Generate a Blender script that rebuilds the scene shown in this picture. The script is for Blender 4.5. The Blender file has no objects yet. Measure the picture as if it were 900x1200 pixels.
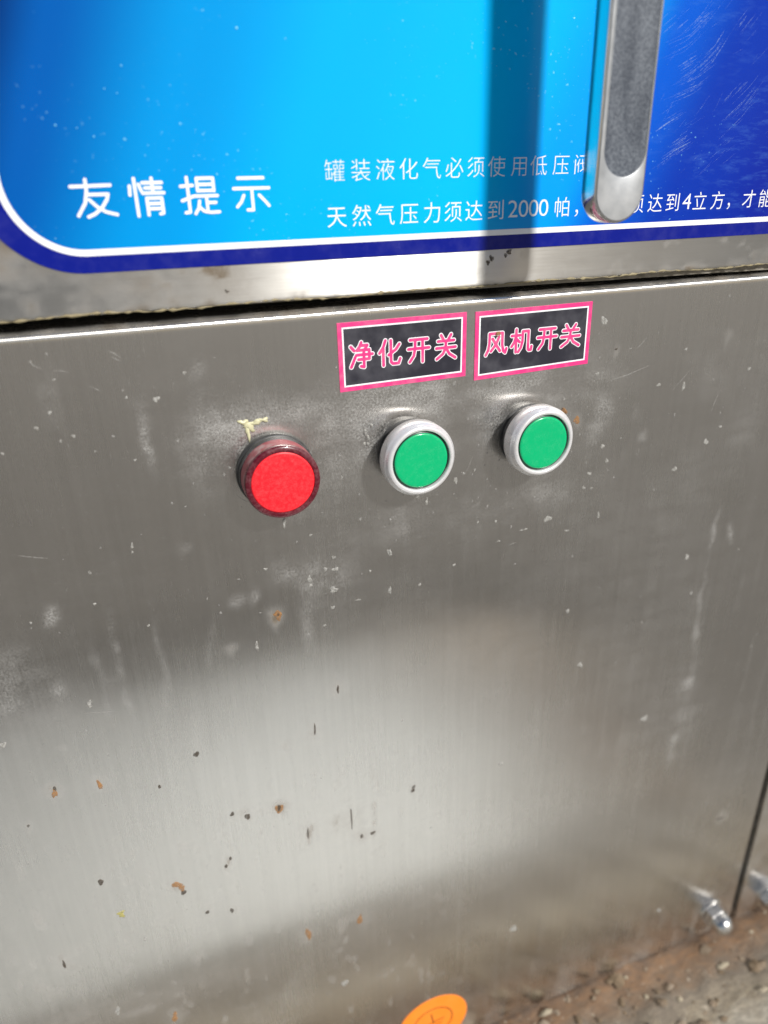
import bpy, math, random
import numpy as np
from mathutils import Vector, Matrix

# ---------------------------------------------------------------- camera, sky, sun, exposure
scene = bpy.context.scene
S = 0.001            # the scene is laid out in millimetres, built in metres
Z0 = 391.0           # height of the layout's zero above the ground


def P(x, y, z):
    return (x * S, y * S, (z + Z0) * S)


# rows: camera right, camera down, camera forward in world axes
CAM_R = np.array([[0.9382406, -0.3449307, -0.0269716], [-0.1642834, -0.3755414, -0.9121292], [0.3044924, 0.8602276, -0.4090146]])
cam = bpy.data.cameras.new("camera")
cam.sensor_fit = 'VERTICAL'
cam.sensor_height = 36.0
cam.lens = 25.02
cam.clip_start = 0.01
cam.clip_end = 400.0
cam.dof.use_dof = True
cam.dof.focus_distance = 0.292
cam.dof.aperture_fstop = 6.5
cam_ob = bpy.data.objects.new("camera", cam)
scene.collection.objects.link(cam_ob)
r_, u_, b_ = CAM_R[0], -CAM_R[1], -CAM_R[2]
cp = P(*(-91.348, -258.068, 122.704))
cam_ob.matrix_world = Matrix(((r_[0], u_[0], b_[0], cp[0]), (r_[1], u_[1], b_[1], cp[1]),
                              (r_[2], u_[2], b_[2], cp[2]), (0, 0, 0, 1)))
scene.camera = cam_ob

SUN_T, SUN_TZ = 0.46, 0.76          # sideways and downward slope of the light on the panel
to_sun = Vector((SUN_T, -1.0, SUN_TZ)).normalized()
sun = bpy.data.lights.new("sun", 'SUN')
sun.energy = 5.0
sun.angle = math.radians(5.0)
sun.color = (1.0, 0.975, 0.94)
sun_ob = bpy.data.objects.new("sun", sun)
scene.collection.objects.link(sun_ob)
sun_ob.rotation_euler = (-to_sun).to_track_quat('-Z', 'Y').to_euler()
sun_ob.location = (0.6, -1.4, 1.2)

world = bpy.data.worlds.new("World")
scene.world = world
world.use_nodes = True
wn = world.node_tree
bg = wn.nodes["Background"]
sky = wn.nodes.new("ShaderNodeTexSky")
sky.sky_type = 'NISHITA'
sky.sun_disc = False
sky.sun_elevation = math.asin(to_sun.z)
sky.sun_rotation = math.atan2(to_sun.x, to_sun.y)
sky.dust_density = 2.0
wn.links.new(sky.outputs[0], bg.inputs[0])
bg.inputs[1].default_value = 0.05

vs = scene.view_settings
vs.view_transform = 'Standard'
vs.look = 'None'
vs.gamma = 1.0
vs.use_curve_mapping = False
vs.exposure = 0.0
scene.cycles.use_denoising = True
scene.cycles.max_bounces = 8
scene.cycles.sample_clamp_indirect = 6.0

# ---------------------------------------------------------------- helpers
random.seed(7)
rng = np.random.default_rng(11)
COL = scene.collection


def link(name, mesh, mat=None, parent=None):
    o = bpy.data.objects.new(name, mesh)
    COL.objects.link(o)
    if mat is not None and mesh is not None:
        mesh.materials.append(mat)
    if parent is not None:
        o.parent = parent
        o.matrix_parent_inverse = Matrix.Translation(-parent.location)
    return o


def thing(name, label, cat, loc, group=None):
    o = link(name, None)
    o.location = P(*loc)
    o["label"] = label
    o["category"] = cat
    if group:
        o["group"] = group
    return o


def mesh_of(name, verts, faces, smooth=False, raw=False):
    m = bpy.data.meshes.new(name)
    m.from_pydata([v if raw else P(*v) for v in verts], [], faces)
    m.update()
    if smooth:
        m.polygons.foreach_set("use_smooth", [True] * len(m.polygons))
    return m


class MB:
    """collects vertices and faces, in millimetres"""
    def __init__(s):
        s.v, s.f = [], []

    def add(s, v, f):
        n = len(s.v)
        s.v += [tuple(p) for p in v]
        s.f += [tuple(i + n for i in q) for q in f]

    def box(s, x0, x1, y0, y1, z0, z1):
        s.add([(x0, y0, z0), (x1, y0, z0), (x1, y1, z0), (x0, y1, z0), (x0, y0, z1), (x1, y0, z1), (x1, y1, z1), (x0, y1, z1)],
              [(0, 3, 2, 1), (4, 5, 6, 7), (0, 1, 5, 4), (1, 2, 6, 5), (2, 3, 7, 6), (3, 0, 4, 7)])

    def tube(s, pts, radii, n=8):
        pts = [Vector(p) for p in pts]
        rings = []
        for i, p in enumerate(pts):
            d = (pts[min(i + 1, len(pts) - 1)] - pts[max(i - 1, 0)]).normalized()
            a = d.cross(Vector((0, 1, 0.3))).normalized()
            b = d.cross(a)
            rings.append([p + radii[i] * (math.cos(k * 2 * math.pi / n) * a + math.sin(k * 2 * math.pi / n) * b) for k in range(n)])
        s.rings(rings, True, True)

    def rings(s, rings, cap0=False, cap1=False):
        n = len(rings[0])
        v = [p for r in rings for p in r]
        f = []
        for i in range(len(rings) - 1):
            for k in range(n):
                f.append((i * n + k, i * n + (k + 1) % n, (i + 1) * n + (k + 1) % n, (i + 1) * n + k))
        if cap0:
            f.append(tuple(range(n))[::-1])
        if cap1:
            f.append(tuple((len(rings) - 1) * n + k for k in range(n)))
        s.add(v, f)

    def build(s, name, mat, parent=None, smooth=False, auto=None):
        m = mesh_of(name, s.v, s.f, smooth)
        o = link(name, m, mat, parent)
        if auto is not None:
            m.polygons.foreach_set("use_smooth", [True] * len(m.polygons))
            m.set_sharp_from_angle(angle=math.radians(auto))
        return o


def lathe(cx, cz, prof, n=72, sq=None):
    """rings about the -Y axis through (cx, cz); prof = [(radius, height off the panel)]"""
    mb = MB()
    rings = []
    for r, h in prof:
        rings.append([(cx + r * math.cos(2 * math.pi * k / n), -h, cz + r * math.sin(2 * math.pi * k / n)) for k in range(n)])
    mb.rings(rings, False, prof[-1][0] > 1e-6)
    return mb


def lattice(nx, nz, seed):
    return np.random.default_rng(seed).random((nz + 2, nx + 2))


def vnoise(x, z, cell_x, cell_z, seed):
    """smooth value noise on arrays x, z in millimetres"""
    u = (x + 2000.0) / cell_x
    v = (z + 2000.0) / cell_z
    nx, nz = 512, 512
    L = lattice(nx, nz, seed)
    iu, iv = np.floor(u).astype(int), np.floor(v).astype(int)
    fu, fv = u - iu, v - iv
    fu, fv = fu * fu * (3 - 2 * fu), fv * fv * (3 - 2 * fv)
    iu, iv = iu % nx, iv % nz
    a = L[iv, iu] * (1 - fu) + L[iv, iu + 1] * fu
    b = L[iv + 1, iu] * (1 - fu) + L[iv + 1, iu + 1] * fu
    return a * (1 - fv) + b * fv


def fbm(x, z, cx, cz, seed, octaves=4):
    out, amp, tot = 0, 1.0, 0
    for k in range(octaves):
        out = out + amp * vnoise(x, z, cx, cz, seed + 17 * k)
        tot += amp
        amp *= 0.55
        cx, cz = cx * 0.5, cz * 0.5
    return out / tot


# ---------------------------------------------------------------- materials
def srgb(r, g, b):
    f = lambda c: c / 12.92 if c <= 0.04045 else ((c + 0.055) / 1.055) ** 2.4
    return (f(r / 255), f(g / 255), f(b / 255), 1.0)


class Mat:
    def __init__(s, name):
        s.m = bpy.data.materials.new(name)
        s.m.use_nodes = True
        s.t = s.m.node_tree
        s.b = s.t.nodes["Principled BSDF"]
        s.out = s.t.nodes["Material Output"]

    def n(s, kind, **kw):
        nd = s.t.nodes.new(kind)
        for k, v in kw.items():
            setattr(nd, k, v)
        return nd

    def l(s, a, b):
        s.t.links.new(a, b)

    def val(s, x):
        return x

    def math(s, op, a, b=None, clamp=False):
        nd = s.n("ShaderNodeMath", operation=op, use_clamp=clamp)
        for i, x in enumerate((a, b)):
            if x is None:
                continue
            if isinstance(x, (int, float)):
                nd.inputs[i].default_value = x
            else:
                s.l(x, nd.inputs[i])
        return nd.outputs[0]

    def pos(s, scale=(1, 1, 1), rot=(0, 0, 0)):
        g = s.n("ShaderNodeNewGeometry")
        mp = s.n("ShaderNodeMapping")
        mp.inputs["Scale"].default_value = scale
        mp.inputs["Rotation"].default_value = rot
        s.l(g.outputs["Position"], mp.inputs[0])
        return mp.outputs[0]

    def noise(s, scale, vec=None, detail=4.0, rough=0.55, dist=0.0):
        nd = s.n("ShaderNodeTexNoise")
        nd.inputs["Scale"].default_value = scale
        nd.inputs["Detail"].default_value = detail
        nd.inputs["Roughness"].default_value = rough
        nd.inputs["Distortion"].default_value = dist
        s.l(vec if vec is not None else s.pos(), nd.inputs["Vector"])
        return nd.outputs["Fac"]

    def ramp(s, fac, stops, interp='LINEAR'):
        nd = s.n("ShaderNodeValToRGB")
        cr = nd.color_ramp
        cr.interpolation = interp
        while len(cr.elements) < len(stops):
            cr.elements.new(0.5)
        for e, (p, c) in zip(cr.elements, stops):
            e.position = p
            e.color = c if len(c) == 4 else (*c, 1)
        s.l(fac, nd.inputs[0])
        return nd.outputs[0]

    def mapr(s, x, a, b, c=0.0, d=1.0):
        nd = s.n("ShaderNodeMapRange")
        s.l(x, nd.inputs[0])
        for i, v in zip((1, 2, 3, 4), (a, b, c, d)):
            nd.inputs[i].default_value = v
        return nd.outputs[0]

    def mix(s, fac, a, b, mode='MIX'):
        nd = s.n("ShaderNodeMix", data_type='RGBA', blend_type=mode)
        for i, x in ((0, fac), (6, a), (7, b)):
            if isinstance(x, (int, float)):
                nd.inputs[i].default_value = x
            elif isinstance(x, tuple):
                nd.inputs[i].default_value = x if len(x) == 4 else (*x, 1)
            else:
                s.l(x, nd.inputs[i])
        return nd.outputs[2]

    def bump(s, h, strength, dist):
        nd = s.n("ShaderNodeBump")
        nd.inputs["Strength"].default_value = strength
        nd.inputs["Distance"].default_value = dist
        s.l(h, nd.inputs["Height"])
        return nd

    def set(s, **kw):
        for k, v in kw.items():
            k = {'base': 'Base Color', 'rough': 'Roughness', 'metal': 'Metallic', 'spec': 'Specular IOR Level', 'coat': 'Coat Weight',
                 'coat_rough': 'Coat Roughness', 'aniso': 'Anisotropic', 'aniso_rot': 'Anisotropic Rotation', 'normal': 'Normal',
                 'trans': 'Transmission Weight', 'alpha': 'Alpha', 'tangent': 'Tangent'}.get(k, k)
            if isinstance(v, (int, float)):
                s.b.inputs[k].default_value = v
            elif isinstance(v, tuple):
                s.b.inputs[k].default_value = v if len(v) == 4 else (*v, 1)
            else:
                s.l(v, s.b.inputs[k])
        return s


def worn(name, col, rough, metal=0.0, var=0.12, scale=300, bump=0.0, dust=0.0, dust_col=(0.45, 0.43, 0.4), spec=0.5, coat=0.0):
    """a plain material with mottled tone, uneven gloss and a little dust"""
    k = Mat(name)
    n1 = k.noise(scale, detail=5)
    n2 = k.noise(scale * 0.25, detail=4)
    c = tuple(col[:3])
    lo = tuple(x * (1 - var) for x in c)
    hi = tuple(min(1, x * (1 + var)) for x in c)
    base = k.mix(n1, lo, hi)
    if dust:
        base = k.mix(k.mapr(k.math('MULTIPLY', n1, n2), 0.2, 0.42, 0.0, dust), base, dust_col)
    k.set(base=base, metal=metal, spec=spec, coat=coat, rough=k.mapr(n2, 0.3, 0.7, max(0.02, rough - 0.07), rough + 0.1))
    if bump:
        k.set(normal=k.bump(n1, 0.5, bump * S).outputs[0])
    return k.m


def steel(name, grain, rough, aniso, tint=(0.60, 0.585, 0.555), dirt=True, dust_gain=1.0):
    """brushed stainless sheet; grain 'v' or 'h' is the direction of the brushing"""
    k = Mat(name)
    gs = (1.0, 1.0, 0.02) if grain == 'v' else (0.02, 1.0, 1.0)
    fine = k.noise(2600, k.pos(gs), detail=2)
    mid = k.noise(420, k.pos(gs), detail=3)
    cloud = k.noise(14, detail=5, rough=0.6)
    speck = k.noise(1100, detail=4, rough=0.75)
    wipe = k.noise(150, k.pos((0.25, 1, 1), (0, math.radians(35), 0)), detail=4, rough=0.6)
    blot = k.noise(70, detail=5, rough=0.65)
    tangent = k.n("ShaderNodeTangent", direction_type='UV_MAP', uv_map="UVMap").outputs[0]
    col = k.mix(k.mapr(mid, 0.3, 0.7), tuple(x * 0.96 for x in tint), tuple(min(1, x * 1.03) for x in tint))
    r = k.math('ADD', k.mapr(cloud, 0.3, 0.7, rough - 0.04, rough + 0.05), k.mapr(fine, 0.3, 0.7, -0.03, 0.03))
    w = k.math('ADD', k.math('MULTIPLY', fine, 0.02), k.math('MULTIPLY', k.noise(7, detail=1.5), 2.2))
    b1 = k.bump(w, 0.35, 0.9 * S)
    k.set(base=col, metal=1.0, rough=r, aniso=aniso, aniso_rot=0.0 if grain == 'v' else 0.25, tangent=tangent, normal=b1.outputs[0])
    if dirt:
        at = k.n("ShaderNodeAttribute", attribute_name="dirt")
        sp = k.n("ShaderNodeSeparateColor")
        k.l(at.outputs["Color"], sp.inputs[0])
        dust = k.math('MULTIPLY', sp.outputs[0], k.mapr(k.math('ADD', k.math('ADD', k.math('MULTIPLY', speck, 0.62), k.math('MULTIPLY', blot, 0.22)), k.math('MULTIPLY', wipe, 0.25)), 0.47, 0.74, 0.06, 0.95))
    else:
        dust = k.mapr(k.math('MULTIPLY', blot, speck), 0.16, 0.42, 0.02, 0.4)
    # scattered pin-point grime
    pins = k.mapr(k.noise(900, detail=1), 0.70, 0.76, 0.0, 0.2)
    dust = k.math('MULTIPLY', k.math('ADD', dust, pins), dust_gain, clamp=True)
    d = k.n("ShaderNodeBsdfPrincipled")
    d.inputs["Base Color"].default_value = (0.42, 0.415, 0.40, 1)
    d.inputs["Roughness"].default_value = 0.85
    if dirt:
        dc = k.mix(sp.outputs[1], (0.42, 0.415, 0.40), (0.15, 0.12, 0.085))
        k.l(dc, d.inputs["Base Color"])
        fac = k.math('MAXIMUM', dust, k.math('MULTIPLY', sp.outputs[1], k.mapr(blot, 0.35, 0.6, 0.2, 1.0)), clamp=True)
    else:
        fac = dust
    ms = k.n("ShaderNodeMixShader")
    k.l(fac, ms.inputs[0])
    k.l(k.b.outputs[0], ms.inputs[1])
    k.l(d.outputs[0], ms.inputs[2])
    k.l(ms.outputs[0], k.out.inputs[0])
    return k.m


M_PANEL = steel("brushed_steel_vertical_grain", 'v', 0.24, 0.85, tint=(0.70, 0.68, 0.64))
M_SIDE = steel("brushed_steel_side", 'v', 0.24, 0.85, tint=(0.70, 0.68, 0.64), dirt=False, dust_gain=0.7)
M_DOOR = steel("brushed_steel_horizontal_grain", 'h', 0.37, 0.97, tint=(0.56, 0.55, 0.52), dust_gain=0.3)
M_BLACK = worn("dark_interior", (0.012, 0.012, 0.012), 0.8)
M_LIP = worn("grey_inner_lip", (0.22, 0.20, 0.16), 0.6, 0.3, 0.4, 160, 0.2, 0.5)
M_GRIME = worn("yellowed_grime", (0.24, 0.20, 0.11), 0.55, 0, 0.5, 400, 0.3)
M_WHITE_PRINT = worn("white_print", (0.82, 0.84, 0.86), 0.35, 0, 0.03, 200, coat=0.3)
M_BLUE_BAND = worn("navy_print", srgb(12, 26, 126)[:3], 0.2, 0, 0.08, 200, 0.02, 0.03, spec=0.2)
M_PINK = worn("pink_print", srgb(224, 54, 126)[:3], 0.4, 0, 0.08, 300, 0.02, 0.18)
M_INK = worn("charcoal_print", (0.022, 0.022, 0.032), 0.35, 0, 0.3, 120, 0.02, 0.22, (0.22, 0.22, 0.24))
M_SATIN = worn("satin_silver", (0.36, 0.375, 0.39), 0.36, 0.5, 0.22, 220, 0.08, 0.15)
M_ZINC = worn("cast_zinc", (0.74, 0.74, 0.73), 0.16, 1.0, 0.1, 350, 0.04, 0.15)
M_CHROME = worn("plated_steel", (0.72, 0.72, 0.70), 0.17, 1.0, 0.06, 300, 0.0, 0.08)
M_BEZEL = worn("silver_plastic", (0.82, 0.815, 0.825), 0.25, 0.42, 0.05, 500, 0.02, 0.26, (0.4, 0.38, 0.36))
M_COLLAR = worn("black_plastic_collar", (0.03, 0.03, 0.03), 0.45, 0, 0.4, 350, 0.05, 0.22, (0.2, 0.195, 0.19))
M_GREEN = worn("green_cap", srgb(0, 170, 108)[:3], 0.22, 0, 0.04, 1200, 0.01, 0.07, (0.2, 0.5, 0.36))
M_GREEN_DARK = worn("green_cap_edge", srgb(0, 46, 34)[:3], 0.3, 0, 0.3, 200)
M_RED = worn("red_lens_face", srgb(238, 32, 44)[:3], 0.4, 0, 0.1, 3200, 0.02, 0.16, (0.75, 0.24, 0.24), spec=0.35)
M_RED_RIM = worn("dark_red_lens_rim", srgb(84, 14, 30)[:3], 0.25, 0, 0.3, 900, 0.03, 0.18, (0.4, 0.25, 0.25), coat=0.3)
M_RED_SIDE = worn("dusty_red_lens_side", srgb(150, 64, 74)[:3], 0.5, 0, 0.25, 300, 0.05, 0.75, (0.42, 0.37, 0.36))
M_ORANGE = worn("orange_sticker_paper", srgb(238, 132, 34)[:3], 0.5, 0, 0.05, 120, 0.02, 0.1, (0.7, 0.4, 0.15))
M_BROWN_INK = worn("brown_ink", srgb(90, 40, 14)[:3], 0.5)


def residue(name, col, rough, lo, hi, scale=900):
    """a thin dried film, worn through in places"""
    k = Mat(name)
    n1 = k.noise(scale, detail=4, rough=0.65)
    n2 = k.noise(scale * 0.4, detail=3)
    k.set(base=k.mix(n2, tuple(x * 0.6 for x in col), tuple(min(1, x * 1.3) for x in col)), rough=rough, alpha=k.mapr(n1, 0.3, 0.62, lo, hi))
    return k.m


M_FLECK = residue("dried_white_paint", (0.42, 0.415, 0.39), 0.7, 0.05, 0.85)
M_FILM = residue("thin_white_film", (0.42, 0.415, 0.40), 0.7, 0.0, 0.6)
M_DARKSPOT = residue("dark_residue", (0.07, 0.055, 0.04), 0.6, 0.15, 0.95)
M_RUST = residue("rust_spot", (0.34, 0.17, 0.06), 0.8, 0.1, 0.9)
M_YELLOW = residue("yellow_residue", (0.42, 0.38, 0.12), 0.6, 0.3, 1.0)
M_GLUE = worn("old_glue", (0.55, 0.53, 0.34), 0.35, 0, 0.25, 350, 0.1)

# grey grained insert of the handle
k = Mat("dark_grey_grip")
g1 = k.noise(1100, detail=3)
g2 = k.noise(160, k.pos((1, 1, 0.3)), detail=5)
k.set(base=k.mix(k.mapr(k.math('MULTIPLY', g1, g2), 0.15, 0.4), srgb(62, 68, 78), srgb(108, 114, 122)), rough=0.5, metal=0.0, spec=0.3,
      normal=k.bump(g1, 0.5, 0.25 * S).outputs[0])
M_GRIP = k.m

# printed cyan-to-blue sheet
k = Mat("cyan_blue_print")
sx = k.n("ShaderNodeSeparateXYZ")
k.l(k.pos(), sx.inputs[0])
u = k.math('ADD', sx.outputs[0], k.math('MULTIPLY', k.math('SUBTRACT', sx.outputs[2], (Z0 + 122) * S), -0.42))
u = k.math('ADD', u, k.math('MULTIPLY', k.math('SUBTRACT', k.noise(8, detail=2), 0.5), 0.012))
f = k.mapr(u, -0.135, 0.2)
X = lambda mm: (mm + 135) / 335.0
field = k.ramp(f, [(X(-135), srgb(0, 34, 96)), (X(-116), srgb(0, 84, 164)), (X(-75), srgb(0, 140, 210)), (X(-28), srgb(0, 166, 230)), (X(34), srgb(0, 176, 240)),
                   (X(72), srgb(0, 148, 232)), (X(100), srgb(4, 82, 192)), (X(132), srgb(10, 50, 158)), (X(195), srgb(16, 32, 138))], 'EASE')
scf = k.noise(240, k.pos((0.35, 1, 1.5), (0, math.radians(-42), 0)), detail=6, rough=0.7)
patch = k.noise(26, detail=3)
zone = k.mapr(sx.outputs[0], 0.098, 0.125)
haze_f = k.math('MULTIPLY', k.math('MULTIPLY', k.mapr(scf, 0.5, 0.72, 0.0, 0.26), k.mapr(patch, 0.42, 0.62)), zone)
field = k.mix(haze_f, field, srgb(90, 140, 210))
pit = k.noise(700, detail=2)
pits = k.math('MULTIPLY', k.mapr(pit, 0.68, 0.74), k.mapr(k.noise(22, detail=3), 0.5, 0.66))
field = k.mix(k.math('MULTIPLY', pits, 0.6), field, srgb(150, 225, 240))
peel = k.math('ADD', k.math('MULTIPLY', k.noise(180, detail=3), 0.4), k.math('MULTIPLY', pits, 0.9))
k.set(base=field, rough=k.mapr(k.noise(30, detail=4), 0.3, 0.7, 0.12, 0.2), coat=0.0, spec=0.15, normal=k.bump(peel, 0.25, 0.3 * S).outputs[0])
M_FIELD = k.m

# pale scratch marks in the print
k = Mat("pale_scratch")
sn = k.noise(1500, k.pos(), detail=2)
k.set(base=srgb(176, 208, 238), rough=0.6, alpha=k.mapr(sn, 0.35, 0.7, 0.0, 0.26))
M_SCRATCH = k.m

# ---------------------------------------------------------------- ground
k = Mat("grey_trodden_ground")
n1 = k.noise(3.0, detail=8, rough=0.65)
n2 = k.noise(60.0, detail=6, rough=0.7)
k.set(base=k.mix(n2, k.mix(n1, (0.10, 0.092, 0.08), (0.18, 0.168, 0.15)), k.mix(n1, (0.15, 0.14, 0.125), (0.24, 0.225, 0.205))), rough=0.9,
      normal=k.bump(n2, 0.6, 4 * S).outputs[0])
M_GROUND = k.m
k = Mat("pale_concrete")
n1 = k.noise(9.0, detail=8, rough=0.65)
n2 = k.noise(220.0, detail=5, rough=0.7)
sx = k.n("ShaderNodeSeparateXYZ")
k.l(k.pos(), sx.inputs[0])
wob = k.math('MULTIPLY', k.math('SUBTRACT', k.noise(7, detail=5, rough=0.6), 0.5), 0.9)
ex = k.math('DIVIDE', k.math('SUBTRACT', sx.outputs[0], 0.05), 0.27)
ey = k.math('DIVIDE', k.math('ADD', sx.outputs[1], 0.225), 0.17)
dist = k.math('ADD', k.math('SQRT', k.math('ADD', k.math('MULTIPLY', ex, ex), k.math('MULTIPLY', ey, ey))), wob)
grey = k.mapr(dist, 0.35, 1.35, 0.0, 0.85)  # pale patch in a grey surround, shaped for its reflection in the panel
reflection_fade = k.mapr(k.math('ADD', sx.outputs[0], k.math('MULTIPLY', wob, 0.12)), 0.10, 0.30, 0.0, 0.95)  # brown added to the right so the reflected brightness fades out
tan = k.mix(k.mapr(sx.outputs[1], -0.40, -0.28), (0.33, 0.275, 0.21), (0.18, 0.15, 0.12))
conc = k.mix(n2, k.mix(n1, (0.60, 0.625, 0.62), (0.68, 0.705, 0.70)), k.mix(n1, (0.65, 0.675, 0.67), (0.72, 0.745, 0.74)))
k.set(base=k.mix(reflection_fade, k.mix(grey, conc, (0.36, 0.365, 0.355)), tan), rough=0.85,
      normal=k.bump(n2, 0.5, 1.5 * S).outputs[0])
M_CONCRETE = k.m
k = Mat("rusty_dirty_floor")
sx = k.n("ShaderNodeSeparateXYZ")
k.l(k.pos(), sx.inputs[0])
n1 = k.noise(60, detail=7, rough=0.65)
n2 = k.noise(260, k.pos((0.5, 1.3, 1)), detail=6, rough=0.7)
yy = k.math('ADD', sx.outputs[1], k.math('MULTIPLY', k.math('SUBTRACT', n1, 0.5), 0.045))
base = k.ramp(k.mapr(yy, -0.118, 0.004), [(0.0, (0.42, 0.41, 0.38)), (0.30, (0.22, 0.20, 0.17)), (0.50, (0.36, 0.33, 0.27)), (0.60, (0.26, 0.22, 0.16)), (0.72, (0.18, 0.15, 0.115)), (0.90, (0.20, 0.115, 0.06)), (1.0, (0.11, 0.07, 0.045))])
base = k.mix(k.mapr(n2, 0.42, 0.62), k.mix(0.45, base, (0.07, 0.06, 0.05)), base)
base = k.mix(k.mapr(k.noise(130, detail=5, rough=0.7), 0.62, 0.70), base, (0.34, 0.30, 0.24))
k.set(base=base, rough=0.85, normal=k.bump(n2, 0.7, 1.5 * S).outputs[0])
M_DIRT = k.m

g = link("ground", mesh_of("ground", [(-60, -60, -0.012), (60, -60, -0.012), (60, 60, -0.012), (-60, 60, -0.012)], [(0, 1, 2, 3)], raw=True), M_GROUND)
g["kind"] = "structure"

mb = MB()
mb.box(-900, 335, -458, -118, -403, -388.5)
slab = mb.build("concrete_path", M_CONCRETE)
slab["kind"] = "structure"
k = Mat("added_dark_ground")
n1 = k.noise(40.0, detail=7, rough=0.65)
k.set(base=k.mix(n1, (0.035, 0.032, 0.028), (0.10, 0.09, 0.075)), rough=0.8, normal=k.bump(n1, 0.6, 3 * S).outputs[0])
mb = MB()
mb.box(-900, 420, -620, -459, -403, -393)
dark_strip = mb.build("added_dark_strip", k.m)  # unseen strip added to put a dark band in the panel's reflection
dark_strip["kind"] = "structure"

# the dirty strip along the foot of the panels, with real relief
xs = np.arange(-330, 521, 3.0)
ys = np.arange(-119, 27, 2.5)
gx, gy = np.meshgrid(xs, ys)
hh = fbm(gx, gy * 1.2, 26, 16, 3, 5)
hz = -394 + 7.5 * (hh - 0.35) + 3.0 * np.clip((gy + 12) / 16, 0, 1) * vnoise(gx, gy, 14, 30, 91)
verts = np.stack([gx, gy, hz], -1).reshape(-1, 3)
nx, ny = len(xs), len(ys)
faces = [(j * nx + i, j * nx + i + 1, (j + 1) * nx + i + 1, (j + 1) * nx + i) for j in range(ny - 1) for i in range(nx - 1)]
o = link("rusty_floor_edge", mesh_of("rusty_floor_edge", verts.tolist(), faces, True), M_DIRT)
o["kind"] = "structure"


def blob(c, r, seed, sub=2, flat=0.6):
    import bmesh
    bm = bmesh.new()
    bmesh.ops.create_icosphere(bm, subdivisions=sub, radius=1.0)
    rr = random.Random(seed)
    ax = [Vector((rr.uniform(-1, 1), rr.uniform(-1, 1), rr.uniform(-1, 1))).normalized() for _ in range(6)]
    am = [rr.uniform(0.5, 0.95) for _ in range(6)]
    v = []
    for p in bm.verts:
        d = p.co.normalized()
        s = 1.0
        for a, q in zip(ax, am):
            t = d.dot(a)
            if t > q:
                s = min(s, q / t)
        v.append((c[0] + d.x * s * r[0], c[1] + d.y * s * r[1], c[2] + d.z * s * r[2]))
    f = [tuple(x.index for x in q.verts) for q in bm.faces]
    bm.free()
    return v, f


# loose crumbs: brown, dark and pale ones, nobody could count them
M_CRUMB = worn("brown_crumbs", (0.16, 0.115, 0.07), 0.85, 0, 0.6, 60, 0.3, 0.2)
M_CRUMB_PALE = worn("pale_crumbs", (0.30, 0.26, 0.19), 0.85, 0, 0.4, 120, 0.3)
M_CRUMB_DARK = worn("dark_crumbs", (0.06, 0.05, 0.045), 0.8, 0, 0.4, 120, 0.3)
for name, mat, cnt, lo, hi in (("brown_crumbs", M_CRUMB, 420, 0.5, 6.0), ("pale_crumbs", M_CRUMB_PALE, 110, 0.4, 4.0), ("dark_crumbs", M_CRUMB_DARK, 50, 0.5, 2.6)):
    mb = MB()
    for i in range(cnt):
        x = random.uniform(40, 420)
        y = -abs(random.gauss(0, 1)) * 30 - 2.5
        if x > 190 and y > -22 and random.random() < 0.8:
            continue
        r = lo + (hi - lo) * random.random() ** 4
        y = min(y, -r - 0.6)
        if y < -100:
            continue
        j = int(round((y + 119) / 2.5)); ii = int(round((x + 330) / 3.0))
        z = hz[j, ii] + r * 0.25
        v, f = blob((x, y, z), (r * random.uniform(0.7, 1.9), r * random.uniform(0.6, 1.3), r * random.uniform(0.25, 0.6)), i * 3 + cnt, 1)
        mb.add(v, f)
    o = mb.build(name, mat, None, False)
    o["kind"] = "stuff"
    o["label"] = {"brown_crumbs": "brown crumbs of dirt along the foot of the steel panel",
                  "pale_crumbs": "pale grit scattered along the foot of the steel panel",
                  "dark_crumbs": "dark crumbs of dirt along the foot of the steel panel"}[name]
    o["category"] = "grit"

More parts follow.
